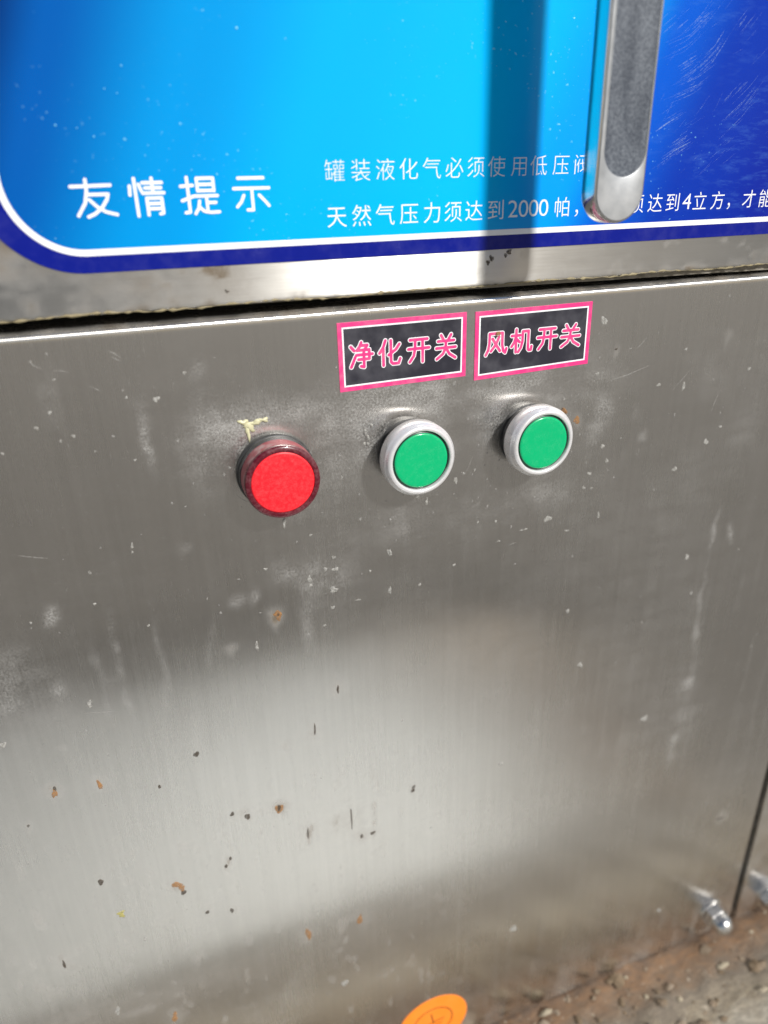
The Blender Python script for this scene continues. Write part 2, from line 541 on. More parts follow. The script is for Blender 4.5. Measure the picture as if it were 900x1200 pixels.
# ---------------------------------------------------------------- steel sheets
FLECKS = [(-100.8, 4.1, 0.61, 1.06), (-101.2, 1.6, 0.46, 0.53), (-80.8, -4.0, 0.65, 0.74), (-117.3, -3.7, 0.59, 0.71), (-118.0, -17.2, 0.48, 0.59), (-100.4, -31.2, 0.58, 0.58), (-96.2, -18.5, 0.42, 0.49), (-140.9, -19.9, 0.43, 0.44), (-161.9, -71.3, 1.2, 1.44), (-59.2, -51.9, 0.74, 2.13), (-83.0, -45.6, 0.86, 1.03), (-128.0, -61.6, 0.96, 1.65), (80.9, -18.1, 1.89, 1.61), (109.1, -21.4, 0.65, 1.62), (168.2, -56.4, 1.41, 1.61), (175.3, -79.8, 0.98, 0.91), (96.5, -72.1, 1.26, 1.14), (107.7, -108.1, 1.47, 1.48), (156.3, -159.5, 2.11, 2.38), (32.9, -32.3, 0.7, 0.71), (16.1, -38.7, 0.68, 0.71), (1.8, -19.4, 0.8, 1.66), (105.9, -41.6, 0.82, 0.78), (44.4, -13.0, 0.57, 0.55), (53.5, -14.3, 0.62, 0.6), (68.0, -21.3, 1.85, 0.44), (91.9, -26.3, 1.22, 0.46), (55.3, -24.6, 0.91, 0.44), (-120.8, 75.5, 0.3, 0.34), (-83.8, 58.6, 1.03, 1.1), (-83.7, 53.3, 0.58, 0.62), (-73.0, 66.8, 0.64, 0.6), (-123.6, 53.3, 0.68, 0.66), (-118.6, 58.0, 0.65, 0.59), (-126.4, 65.9, 0.45, 0.52), (-94.4, 37.5, 0.46, 0.52), (-112.8, 49.1, 0.59, 0.67), (-117.2, 47.8, 0.54, 0.49), (-103.3, 73.8, 0.48, 0.43), (-93.5, 60.3, 0.56, 0.45), (-135.7, 45.9, 0.51, 0.6), (-115.1, 69.0, 0.52, 0.34), (-83.4, 72.6, 0.7, 0.35), (151.0, -4.3, 1.39, 1.21), (167.9, 7.3, 1.3, 1.38), (149.2, 37.0, 0.8, 2.09), (107.4, 13.8, 1.24, 0.93), (101.8, 1.2, 0.96, 0.87), (99.3, -5.6, 0.82, 0.75), (103.6, -6.4, 0.68, 0.62), (109.2, -22.4, 0.71, 0.65), (101.6, 70.6, 1.57, 1.8), (134.8, 39.4, 0.97, 0.82), (147.5, 54.4, 0.88, 0.56), (126.5, 63.1, 0.74, 0.61), (187.2, 41.4, 1.07, 0.86), (100.7, 48.1, 0.9, 0.57), (175.4, 14.1, 1.09, 0.55), (111.7, 9.0, 0.87, 1.29), (110.6, 6.2, 0.78, 1.3), (78.1, -300.7, 2.38, 2.79), (-32.4, -291.0, 2.01, 2.53), (195.7, -341.8, 1.76, 1.93), (62.7, -160.5, 1.12, 1.22), (-128.8, -202.7, 0.91, 1.27), (-148.8, -246.6, 1.07, 3.14), (38.2, 18.7, 0.66, 0.62), (33.2, 8.9, 0.82, 1.58), (19.6, 1.3, 0.57, 1.99), (15.2, 4.4, 0.8, 0.55), (-23.2, -12.3, 0.6, 1.19), (-23.1, -16.7, 0.76, 0.8), (-27.1, -21.6, 0.83, 0.89), (-22.7, -22.5, 1.3, 0.9), (-27.8, -25.6, 0.76, 0.82), (-24.0, -32.3, 1.93, 1.34), (-34.1, -25.0, 1.12, 1.63), (-33.9, -27.9, 0.75, 0.82), (-21.7, -40.1, 1.18, 0.86), (-24.9, -41.0, 0.78, 1.03), (-29.2, -49.1, 0.94, 0.43), (-42.6, 3.2, 0.7, 2.24), (-6.3, 34.7, 0.87, 1.42), (-7.5, 31.3, 0.54, 0.54), (1.7, -38.6, 0.66, 2.18), (2.2, -19.9, 0.8, 1.66), (-7.0, -23.4, 0.55, 1.25), (-7.1, -26.7, 0.56, 0.5), (-32.2, -4.6, 0.73, 0.46), (-52.1, -16.2, 0.78, 0.55), (-14.7, 0.7, 0.52, 1.55), (-13.1, -39.9, 1.4, 0.34)]
DARK_SPOTS = [(-73.1, -145.0, 1.59, 2.43), (-79.8, -140.7, 1.23, 1.56), (-57.9, -145.5, 1.13, 3.22), (-141.0, -158.1, 1.63, 2.07), (-107.6, -180.6, 1.66, 1.9), (-98.6, -198.8, 1.31, 1.52), (-148.5, -99.0, 0.78, 1.34), (-108.5, -113.0, 0.73, 1.53), (-86.3, -172.2, 0.85, 1.67), (-83.8, -168.1, 0.85, 1.66), (-91.0, -100.6, 1.49, 1.88), (-50.5, -107.5, 0.91, 0.99), (11.9, -158.0, 1.22, 1.4), (11.4, -160.2, 1.22, 1.76), (234.8, -269.6, 3.42, 1.4), (-25.0, -84.9, 0.67, 2.86), (-37.3, -104.3, 0.59, 3.96), (-71.0, -50.5, 0.86, 1.26), (109.3, 58.0, 0.9, 0.6), (170.4, 59.3, 1.12, 0.65), (-121.1, -161.1, 0.78, 0.85), (-123.8, -147.3, 0.75, 1.02), (-143.8, -81.9, 0.64, 0.69), (9.7, -221.0, 1.11, 1.07), (-161.9, -114.8, 0.65, 0.92), (-87.0, -203.3, 1.12, 2.09), (-99.6, -216.6, 0.9, 0.97), (-162.5, -206.2, 0.77, 0.91), (-179.9, -208.2, 1.5, 0.9), (-165.0, -201.8, 0.69, 3.94), (-22.4, -167.0, 0.48, 10.42), (-45.2, -167.7, 0.55, 5.13), (-29.9, -165.2, 0.95, 1.15), (-17.5, -181.0, 0.99, 1.8), (-11.4, -181.1, 2.01, 1.21), (-38.2, -130.0, 0.88, 1.05), (-48.8, -38.7, 0.67, 0.91), (25.0, -183.0, 0.81, 0.93)]
RUST_SPOTS = [(-109.9, -174.2, 2.24, 1.98), (-108.0, -177.5, 1.65, 1.89), (-49.1, -38.2, 1.48, 1.83), (-48.6, -40.4, 1.11, 1.42), (92.2, 28.3, 1.81, 1.6), (-21.1, -243.2, 1.41, 4.09), (-50.0, -240.2, 1.54, 3.98), (-123.9, -266.6, 1.4, 3.33), (-149.0, -101.6, 0.98, 2.24), (-131.6, -103.4, 1.03, 2.74), (-58.0, -146.0, 1.73, 2.68)]
YELLOW_SPOTS = [(-136.4, -180.8, 1.76, 0.99), (-136.0, -182.7, 1.18, 1.1)]
SMEARS = [(-38.6, -21.2, 9, 7, 0.5), (-35.0, -33.5, 5, 9, 0.4), (-36.1, -48.3, 2.5, 9, 0.35), (-26.2, -31.3, 8, 8, 0.3), (-51.5, 44.3, 16, 9, 0.42), (-62.5, 39.1, 9, 10, 0.42), (-69.9, 35.2, 7, 14, 0.28), (-36.7, 45.7, 14, 8, 0.33), (-20.5, 33.2, 10, 14, 0.28), (8.6, 46.9, 20, 7, 0.42), (-2.5, 37.8, 9, 10, 0.45), (58.6, 46.4, 18, 6, 0.42), (47.0, 34.9, 7, 8, 0.4), (106.6, 32.0, 4, 5, 0.6), (102.2, 23.0, 5, 4, 0.45), (123.9, 27.5, 2.5, 3, 0.4), (128.5, 15.4, 3, 3, 0.35), (97.0, 42.1, 14, 4, 0.3), (109.8, 46.4, 12, 2, 0.2), (44.3, -8.0, 26, 8, 0.22), (79.1, -5.7, 16, 8, 0.24), (7.6, -5.4, 12, 10, 0.22), (-134.2, -18.6, 2.6, 4, 0.7), (-118.8, -55.8, 4, 3.5, 0.35), (-137.1, -51.7, 3, 4, 0.4), (-83.8, -1.9, 2.5, 2, 0.4), (-64.3, -28.3, 3, 3, 0.35), (-57.2, -28.4, 2, 3, 0.35), (-121.6, -52.9, 1.4, 16, 0.3), (-112.8, -53.4, 1.6, 22, 0.38), (-97.1, -55.7, 1.4, 20, 0.3), (-78.0, -46.9, 1.3, 8, 0.3), (-153.6, -43.6, 10, 14, 0.3), (-147.6, -57.6, 14, 10, 0.2), (184.7, -140.4, 3.2, 6, 0.5), (183.2, -106.5, 2.2, 10, 0.5), (184.0, -160.6, 9, 30, 0.22), (183.1, -84.3, 1.6, 14, 0.4), (182.1, -186.0, 2, 14, 0.3), (183.6, -43.9, 1.4, 8, 0.5), (196.0, -45.7, 1.4, 5, 0.5), (-104.5, -202.7, 14, 14, 0.25), (-88.4, 47.6, 1.6, 9, 0.4), (-88.8, 39.6, 2, 8, 0.3), (-68.0, 66.6, 2.4, 4, 0.45), (-64.6, 52.5, 7, 5, 0.3), (-21.5, -15.8, 8, 20, 0.12), (193.1, 20.5, 10, 30, 0.15), (164.6, 44.5, 14, 14, 0.14), (62.2, 55.0, 40, 10, 0.2), (8.7, 50.3, 30, 8, 0.25), (-69.4, -290.8, 16, 22, 0.2), (-116.7, 64.8, 3, 8, 0.2), (-143.9, -246.2, 40, 8, 0.3), (-160.3, -226.5, 16, 10, 0.2)]

# bend at a sheet's edge: (distance along the face axis, set-back)
def bend(edge, r, sign, depth, n=5):
    pts = []
    for i in range(1, n + 1):
        a = math.pi / 2 * i / n
        pts.append((edge - sign * r + sign * r * math.sin(a), r - r * math.cos(a)))
    pts.append((edge, depth * 0.5))
    pts.append((edge, depth))
    return pts


def sheet(name, xcol, zrow, mat, parent, dirt=None, y0=0.0):
    """xcol, zrow: lists of (position, set-back); a grid with bent edges"""
    xa = np.array([p[0] for p in xcol]); xb = np.array([p[1] for p in xcol])
    za = np.array([p[0] for p in zrow]); zb = np.array([p[1] for p in zrow])
    gx, gz = np.meshgrid(xa, za)
    gy = np.maximum(xb[None, :], 0) + np.maximum(zb[:, None], 0) + y0
    v = np.stack([gx * S, gy * S, (gz + Z0) * S], -1).reshape(-1, 3)
    nx, nz = len(xa), len(za)
    idx = np.arange(nx * nz).reshape(nz, nx)
    q = np.stack([idx[:-1, :-1], idx[:-1, 1:], idx[1:, 1:], idx[1:, :-1]], -1).reshape(-1, 4)
    m = bpy.data.meshes.new(name)
    m.vertices.add(len(v)); m.vertices.foreach_set("co", v.astype(np.float32).ravel())
    m.loops.add(q.size); m.loops.foreach_set("vertex_index", q.ravel().astype(np.int32))
    m.polygons.add(len(q)); m.polygons.foreach_set("loop_start", np.arange(0, q.size, 4, dtype=np.int32))
    m.update(calc_edges=True)
    m.polygons.foreach_set("use_smooth", np.ones(len(q), bool))
    uv = m.uv_layers.new(name="UVMap")
    uu = np.stack([(gx / 500).ravel(), (gz / 500).ravel()], -1)[q.ravel()]
    uv.data.foreach_set("uv", uu.astype(np.float32).ravel())
    if dirt is not None:
        d = dirt(gx, gz)
        at = m.attributes.new("dirt", 'FLOAT_COLOR', 'POINT')
        at.data.foreach_set("color", d.reshape(-1, 4).astype(np.float32).ravel())
    m.validate()
    return link(name, m, mat, parent)


def panel_dirt_and_shading(x, z):
    d = np.zeros(x.shape + (4,))
    n = fbm(x, z, 9, 9, 5, 4)
    st = fbm(x, z, 3.0, 60, 8, 3)
    dust = 0.03 + (0.05 + 0.07 * np.clip((x + 130) / 120, 0, 1)) * np.clip((fbm(x, z, 60, 60, 21, 4) - 0.4) * 3, 0, 1)  # base dust thins to the left, partly standing in for a dark reflection
    dust += 0.10 * np.clip((st - 0.55) * 6, 0, 1) * np.clip((60 - z) / 200, 0, 1)
    wx = x + 7 * (fbm(x, z, 14, 14, 31, 3) - 0.5)
    wz = z + 7 * (fbm(x, z, 14, 14, 47, 3) - 0.5)
    for cx, cz, rx, rz, a in SMEARS:
        e = ((wx - cx) / (rx * 1.15)) ** 2 + ((wz - cz) / (rz * 1.15)) ** 2
        dust += 1.0 * a * np.exp(-e ** 1.3) * (0.55 + 0.9 * np.clip((n - 0.38) * 4, 0, 1))
    # rings of grime round the three buttons
    for bx in (-44.2, 11.3, 66.8):
        r = np.hypot(x - bx, (z - 27))
        dust += 0.28 * np.exp(-((r - 16) / 7) ** 2) * np.clip((n - 0.3) * 3, 0, 1)
    for bx in (-48, -40, -36, 6, 14, 22, 62, 70, 78, 100, -20, 120):
        ln = 14 + (abs(bx) * 13) % 26
        dust += 0.22 * np.exp(-((x + 1.5 * (n - 0.5) - bx) / 1.3) ** 2) * np.clip((14 - z) / 6, 0, 1) * np.clip(1 - (14 - z) / ln, 0, 1)
    d[..., 0] = np.clip(dust, 0, 1)
    # brown splash band at the foot
    foot = np.clip((-300 - z) / 90, 0, 1) ** 1.5 * np.clip((fbm(x, z, 8, 30, 61, 4) - 0.40) * 4, 0, 1)
    sp = np.clip((fbm(x, z, 5, 11, 77, 3) - 0.66) * 8, 0, 1) * np.clip((-90 - z) / 60, 0, 1) * np.clip((60 - x) / 60, 0, 1)
    top = 1.3 * np.clip((z - 81.5) / 2.0, 0, 1) * (0.35 + 0.65 * np.clip((n - 0.4) * 4, 0, 1))  # brown tone on the top bend, put there to dull its highlight
    halo = np.zeros(x.shape)
    for i, (cx, cz, rx, rz) in enumerate(DARK_SPOTS + RUST_SPOTS):
        q = max(rx, rz)
        halo += 0.34 * np.exp(-(((wx - cx) / (q * 1.3 + 0.8)) ** 2 + ((wz - cz) / (q * 1.6 + 1.0)) ** 2))
        run = 6 + 10 * ((i * 37) % 11) / 11
        halo += 0.20 * np.exp(-((wx - cx) / 1.0) ** 2) * np.clip((cz - z) / 2, 0, 1) * np.clip(1 - (cz - z) / run, 0, 1)
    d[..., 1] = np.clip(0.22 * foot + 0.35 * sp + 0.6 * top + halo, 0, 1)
    d[..., 3] = 1
    return d


panel = thing("control_panel", "large brushed steel front panel with three round buttons, stained and dusty", "panel", (0, 0, -391))
xcol = [(x, 0.0) for x in np.arange(-280, 267.01, 1.0)] + bend(268.6, 1.6, 1, 14)
zrow = [(z, 0.0) for z in np.arange(-390, 82.1, 1.0)] + bend(84.6, 2.6, 1, 26)
sheet("steel_sheet", xcol, zrow, M_PANEL, panel, panel_dirt_and_shading)


def spots(name, lst, mat, parent, h, wob=0.25, tail=0.0, separate=0.0):
    """flat dried drops with a ragged edge and a low dome; the larger ones are objects of their own"""
    small = MB()
    for i, (x, z, rx, rz) in enumerate(lst):
        rr = random.Random(i * 31 + len(lst))
        n = 14
        ph = [rr.uniform(0, 6.28) for _ in range(3)]
        rad = [1 + wob * (math.sin(2 * t + ph[0]) * 0.5 + math.sin(3 * t + ph[1]) * 0.5 + rr.uniform(-0.5, 0.5)) for t in [2 * math.pi * k / n for k in range(n)]]
        def ring(s, y):
            return [(x + rx * s * rad[k] * math.cos(2 * math.pi * k / n), y, z + rz * s * rad[k] * math.sin(2 * math.pi * k / n)) for k in range(n)]
        one = small if max(rx, rz) < separate or not separate else MB()
        one.rings([ring(1, 0.02), ring(0.97, -h * 0.4), ring(0.6, -h)], False, True)
        if one is not small:
            one.build(name, mat, parent, True)
    if small.v:
        o = small.build(name + "s", mat, parent, True)
        o["kind"] = "stuff"


spots("paint_fleck", [f_ for i_, f_ in enumerate(FLECKS) if i_ % 4 != 2 or f_[2] > 1.2], M_FLECK, panel, 0.12, 0.4, separate=1.9)
spots("dark_spot", [(a, b, c_ * 0.8, d_ * 0.8) for i_, (a, b, c_, d_) in enumerate(DARK_SPOTS) if max(c_, d_) > 1.5 or i_ % 6 == 0], M_DARKSPOT, panel, 0.14, separate=1.9)
spots("rust_spot", RUST_SPOTS, M_RUST, panel, 0.10, 0.4, separate=1.9)
spots("yellow_spot", YELLOW_SPOTS, M_YELLOW, panel, 0.16, 0.4)
# fine scatter, denser round the buttons
fine = []
for i in range(330):
    if i < 230:
        x, z = random.gauss(20, 70), random.gauss(25, 30)
    else:
        x, z = random.uniform(-170, 250), random.uniform(-330, 80)
    if z > 80 or z < -380 or x > 262:
        continue
    r = 0.18 + 0.32 * random.random() ** 2
    fine.append((x, z, r * random.uniform(0.7, 1.4), r * random.uniform(0.7, 1.8)))
spots("dust_grain", fine, M_FILM, panel, 0.06, 0.35)

# hairline scratches
mb = MB()


def hair(mb, pts, w, y):
    n = len(pts)
    v, f = [], []
    for i, (x, z) in enumerate(pts):
        a, b = pts[max(i - 1, 0)], pts[min(i + 1, n - 1)]
        dx, dz = b[0] - a[0], b[1] - a[1]
        L = math.hypot(dx, dz) or 1
        ww = w * 0.5 * math.sin(math.pi * (0.08 + 0.84 * i / max(1, n - 1)))
        v += [(x - dz / L * ww, y, z + dx / L * ww), (x + dz / L * ww, y, z - dx / L * ww)]
    for i in range(n - 1):
        f.append((2 * i, 2 * i + 1, 2 * i + 3, 2 * i + 2))
    mb.add(v, f)


for (x, z, dx, dz) in ((-121.5, 76, 3.8, -3.4), (-105, 66, 4, -2.6), (-96, 75, 3, -2), (-139, 8, 9, -3), (-97, 77, 4, -3), (120, 57, 5, 5), (106, 44, 22, 5), (143, 36, 9, 9),
                       (38, 12, 3, 7), (22, 8, 2, 5), (-110, 71, -5, 1), (168, 22, 3, 10), (-132, -65, 14, -3), (-60, 18, 5, -4), (60, -28, 5, 1)):
    m_ = (x + dx * 0.5 + random.uniform(-.5, .5), z + dz * 0.5 + random.uniform(-.5, .5))
    hair(mb, [(x, z), m_, (x + dx, z + dz)], random.uniform(0.2, 0.42), -0.05)
o = mb.build("scratches", M_FILM, panel)
o["kind"] = "stuff"

# neighbouring panel beyond the seam
side = thing("side_panel", "narrow strip of the next steel panel right of the dark seam", "panel", (340, 0, -391))
xcol = bend(274.4, 1.2, -1, 14)[::-1] + [(x, 0.0) for x in np.arange(276, 430, 6.0)]
zrow = [(z, 0.0) for z in np.arange(-390, 82, 8.0)] + bend(84.6, 2.6, 1, 26)
sheet("steel_sheet", xcol, zrow, M_SIDE, side)

# carcass behind the sheets, so that the seams look into a dark box
mb = MB()
mb.box(-279, 429, 27, 420, -391, 520)
mb.box(262, 280, 15, 27, -391, 84)
mb.box(-280, 430, 20, 27, 40, 100)
body = mb.build("cabinet_carcass", M_BLACK)
body["label"] = "black gap and inner carcass seen through the seams between steel sheets"
body["category"] = "cabinet"

# ---------------------------------------------------------------- upper door with print and handle
door = thing("cabinet_door", "upper steel cabinet door with glossy cyan and blue printed sheet and pull handle", "cabinet", (30, 0, 88))


def door_dirt_and_shading(x, z):
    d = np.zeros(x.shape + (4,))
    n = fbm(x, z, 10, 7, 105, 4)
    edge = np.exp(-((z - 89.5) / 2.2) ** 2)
    left = np.clip((15 - x) / 90, 0, 1)  # extra dirt to the left, also painting in a dark reflection
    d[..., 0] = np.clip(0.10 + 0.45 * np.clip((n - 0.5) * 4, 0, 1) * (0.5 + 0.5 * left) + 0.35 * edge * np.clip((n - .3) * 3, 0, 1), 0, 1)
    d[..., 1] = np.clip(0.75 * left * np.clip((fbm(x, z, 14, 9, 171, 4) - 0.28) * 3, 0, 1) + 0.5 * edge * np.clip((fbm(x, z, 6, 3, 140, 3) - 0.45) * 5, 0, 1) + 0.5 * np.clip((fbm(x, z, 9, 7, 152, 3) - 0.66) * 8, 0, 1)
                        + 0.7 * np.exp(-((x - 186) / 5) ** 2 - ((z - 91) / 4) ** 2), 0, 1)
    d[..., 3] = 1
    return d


xcol = bend(-168, 2.0, -1, 18)[::-1] + [(x, 0.0) for x in np.arange(-165, 330, 1.5)] + bend(333, 2.0, 1, 18)
zrow = bend(88.6, 1.0, -1, 18)[::-1] + [(z, 0.0) for z in list(np.arange(90, 106, 1.0)) + list(np.arange(106, 321, 5.0))]
sheet("steel_sheet", xcol, zrow, M_DOOR, door, door_dirt_and_shading)
# inner lip below the door's edge, dropping a little to the right
mb = MB()
mb.add([(-120, 3.0, 88.7), (-120, 3.0, 92), (330, 3.0, 92), (330, 3.0, 84.9), (190, 3.0, 86.0), (60, 3.0, 87.2),
        (-120, 5.0, 88.7), (-120, 5.0, 92), (330, 5.0, 92), (330, 5.0, 84.9), (190, 5.0, 86.0), (60, 5.0, 87.2)],
       [(1, 0, 5), (1, 5, 4, 2), (2, 4, 3), (0, 6, 11, 5), (5, 11, 10, 4), (4, 10, 9, 3)])
mb.build("inner_lip", M_LIP, door)
# bead of old grime along the lower edge
mb = MB()
pts, rad = [], []
for i, x in enumerate(np.arange(-165, 200, 1.6)):
    pts.append((x, 0.15, 88.75 + 0.35 * math.sin(x * 0.11) + random.uniform(-0.2, 0.2)))
    rad.append(max(0.06, random.gauss(0.26, 0.2)))
mb.tube(pts, rad, 6)
mb.build("grime_bead", M_GRIME, door, True)

SHEET_R = 200.0      # right edge of the print, outside the picture
SHEET_T = 300.0


def rounded_left(cx, cz, r, right, top, n=26):
    """outline of a sheet whose lower left corner is rounded: from lower right, round the corner, to the top left"""
    p = [(right, cz - r)]
    for i in range(n + 1):
        a = -math.pi / 2 - math.pi / 2 * i / n
        p.append((cx + r * math.cos(a), cz + r * math.sin(a)))
    p.append((cx - r, top))
    return p


out_o = rounded_left(-98, 131.7, 30.0, SHEET_R, SHEET_T)
out_w = rounded_left(-97, 129.5, 22.7, SHEET_R, SHEET_T)
out_i = rounded_left(-97, 129.5, 20.7, SHEET_R, SHEET_T)


def strip(a, b, y, thick=0.25):
    mb = MB()
    n = len(a)
    mb.add([(x, y, z) for x, z in a] + [(x, y, z) for x, z in b] + [(x, y + thick, z) for x, z in a],
           [(i, n + i, n + i + 1, i + 1) for i in range(n - 1)] + [(2 * n + i, i, i + 1, 2 * n + i + 1) for i in range(n - 1)])
    return mb


sign = strip(out_o, out_w, -0.30, 0.3).build("printed_sheet", M_BLUE_BAND, door)
sign["label"] = "glossy cyan sheet fading to blue with navy border and white lettering"
strip(out_w, out_i, -0.34, 0.02).build("white_outline", M_WHITE_PRINT, sign)
mb = MB()
mid = rounded_left(-97, 129.5, 21.4, SHEET_R, SHEET_T)
mb.add([(x, -0.30, z) for x, z in mid] + [(SHEET_R, -0.30, SHEET_T)], [tuple(range(len(mid) + 1))[::-1]])
mb.build("colour_field", M_FIELD, sign)


# --- lettering
_gl = {}


def glyph(ch, offset=0.0):
    key = (ch, offset)
    if key not in _gl:
        c = bpy.data.curves.new("glyph", 'FONT')
        c.body = ch
        c.size = 1.0
        c.offset = offset
        c.resolution_u = 4
        o = bpy.data.objects.new("glyph", c)
        COL.objects.link(o)
        bpy.context.view_layer.update()
        m = bpy.data.meshes.new_from_object(o.evaluated_get(bpy.context.evaluated_depsgraph_get()))
        vs_ = [(v.co.x, v.co.y) for v in m.vertices]
        fs = [tuple(p.vertices) for p in m.polygons]
        bpy.data.objects.remove(o)
        bpy.data.curves.remove(c)
        bpy.data.meshes.remove(m)
        _gl[key] = (vs_, fs)
    return _gl[key]


def put(mb, ch, xc, zbase, sx, sz, y, offset=0.0):
    """glyph centred on xc with its baseline at zbase"""
    v, f = glyph(ch, offset)
    v0, _ = glyph(ch, 0.0)
    mid_ = (min(p[0] for p in v0) + max(p[0] for p in v0)) / 2
    mb.add([(xc + (a - mid_) * sx, y, zbase + b * sz) for a, b in v], f)


mb = MB()
line1 = [('罐', -14.3), ('装', -4.9), ('液', 4.1), ('化', 12.9), ('气', 21.7), ('必', 30.6), ('须', 39.2), ('使', 47.7), ('用', 56.9), ('低', 65.3), ('压', 75.0), ('阀', 84.2)]
for ch, x in line1:
    mb = MB()
    put(mb, ch, x, 127.2 + 0.006 * (x + 14), 7.7, 7.5, -0.36, -0.012)
    mb.build("character", M_WHITE_PRINT, sign)
line2 = [('天', -14.3), ('然', -5.2), ('气', 3.6), ('压', 12.8), ('力', 21.8), ('须', 30.3), ('达', 38.8), ('到', 47.9), ('2', 55.2), ('0', 59.7), ('0', 64.1), ('0', 68.5),
         ('帕', 76.7), ('，', 83.4), ('须', 111.4), ('达', 120.6), ('到', 129.3), ('4', 136.5), ('立', 143.2), ('方', 152.4), ('，', 158.6), ('才', 169.2), ('能', 178.3)]
for ch, x in line2:
    mb = MB()
    put(mb, ch, x, 112.7 + 0.003 * (x + 14), 7.7 if not ch.isdigit() else 9.6, 7.6 if not ch.isdigit() else 8.6, -0.36, -0.006)
    mb.build("character", M_WHITE_PRINT, sign)

# four big characters with round stroke ends, drawn stroke by stroke on a 100 x 100 square (y up)
BIG = {
    '友': [[(3, 82), (92, 84)], [(38, 100), (37, 70), (30, 38), (10, 4)], [(36, 60), (84, 60), (80, 46), (66, 24), (48, 8), (32, 0)], [(40, 46), (56, 26), (74, 12), (98, 4)]],
    '情': [[(6, 80), (4, 56)], [(20, 100), (20, -2)], [(31, 84), (37, 66)], [(42, 88), (96, 88)], [(48, 74), (92, 74)], [(40, 60), (99, 60)], [(69, 100), (69, 60)],
          [(49, 46), (49, 0)], [(49, 46), (91, 46), (91, 4), (82, 2)], [(51, 31), (89, 31)], [(51, 17), (89, 17)]],
    '提': [[(2, 76), (34, 78)], [(20, 100), (20, 4), (8, 2)], [(2, 36), (34, 48)], [(46, 97), (46, 62)], [(46, 97), (90, 97), (90, 62)], [(48, 80), (88, 80)], [(46, 63), (90, 63)],
          [(38, 48), (98, 48)], [(68, 48), (68, 8)], [(69, 29), (92, 29)], [(48, 34), (44, 14), (34, -1)], [(45, 18), (58, 5), (76, 1), (99, 2)]],
    '示': [[(16, 95), (84, 95)], [(2, 66), (98, 66)], [(51, 66), (51, 4), (36, 4)], [(28, 46), (20, 28), (8, 14)], [(70, 46), (84, 30), (95, 15)]],
}


def stroke(mb, pts, w, y):
    """a flat ribbon with round ends and joints"""
    for i in range(len(pts) - 1):
        (x0, z0), (x1, z1) = pts[i], pts[i + 1]
        a = math.atan2(z1 - z0, x1 - x0)
        n = 8
        ring = [(x1 + w * math.cos(a - math.pi / 2 + math.pi * k / n), y, z1 + w * math.sin(a - math.pi / 2 + math.pi * k / n)) for k in range(n + 1)]
        ring += [(x0 + w * math.cos(a + math.pi / 2 + math.pi * k / n), y, z0 + w * math.sin(a + math.pi / 2 + math.pi * k / n)) for k in range(n + 1)]
        mb.add(ring, [tuple(range(len(ring)))])
        y -= 0.004
    return y


for ch, x0, x1 in (('友', -99.2, -86.2), ('情', -82.2, -71.3), ('提', -66.2, -54.4), ('示', -49.4, -37.2)):
    mb = MB()
    y = -0.36
    for st in BIG[ch]:
        y = stroke(mb, [(x0 + (x1 - x0) * a / 100, 118.3 + 10.6 * b / 100) for a, b in st], 0.5, y) - 0.003
    mb.build("heading_character", M_WHITE_PRINT, sign)

# scuffs in the blue corner of the sheet
mb = MB()
SCUFFS = [[(115.8, 167.7), (125.5, 171.1), (133.5, 177.6), (139.7, 184.5)], [(122.8, 157.0), (130.6, 162.1), (139.9, 169.2), (143.5, 174.5)], [(122.2, 153.7), (132.7, 157.2), (141.3, 162.3)],
          [(117.6, 142.4), (123.0, 145.4), (130.1, 148.8)], [(124.8, 161.9), (133.4, 166.2)], [(149.9, 144.6), (158.4, 151.6), (165.4, 159.4)], [(150.5, 153.2), (156.8, 158.4)],
          [(148.7, 132.1), (155.4, 136.6)], [(124.6, 135.9), (131.2, 139.4)], [(116.1, 129.0), (127.1, 135.0), (136.2, 138.5)], [(129.1, 176.3), (135.1, 181.2)],
          [(115.8, 175.1), (123.8, 180.7)], [(150.3, 176.3), (156.0, 182.8)], [(127.9, 157.9), (133.4, 159.7)]]
for sc_ in SCUFFS:
    for j in range(9):
        dx, dz = random.gauss(0, 1.6), random.gauss(0, 1.6)
        t0, t1 = sorted((random.random(), random.random()))
        if t1 - t0 < 0.45:
            t0, t1 = max(0, t0 - 0.25), min(1, t1 + 0.3)
        pts = []
        for k_ in range(8):
            t = (t0 + (t1 - t0) * k_ / 7) * (len(sc_) - 1)
            i = min(int(t), len(sc_) - 2)
            q = t - i
            pts.append((sc_[i][0] * (1 - q) + sc_[i + 1][0] * q + dx, sc_[i][1] * (1 - q) + sc_[i + 1][1] * q + dz))
        hair(mb, pts, random.choice((0.08, 0.12, 0.16, 0.2, 0.45)), -0.345 - 0.0005 * j)
for _ in range(40):
    x, z = random.uniform(112, 185), random.uniform(125, 185)
    L = random.uniform(3, 11)
    a = math.radians(random.gauss(40, 10))
    hair(mb, [(x, z), (x + L * math.cos(a) * .5, z + L * math.sin(a) * .46), (x + L * math.cos(a), z + L * math.sin(a))], random.uniform(0.07, 0.16), -0.352)
o = mb.build("scuffs", M_SCRATCH, sign)
o["kind"] = "stuff"
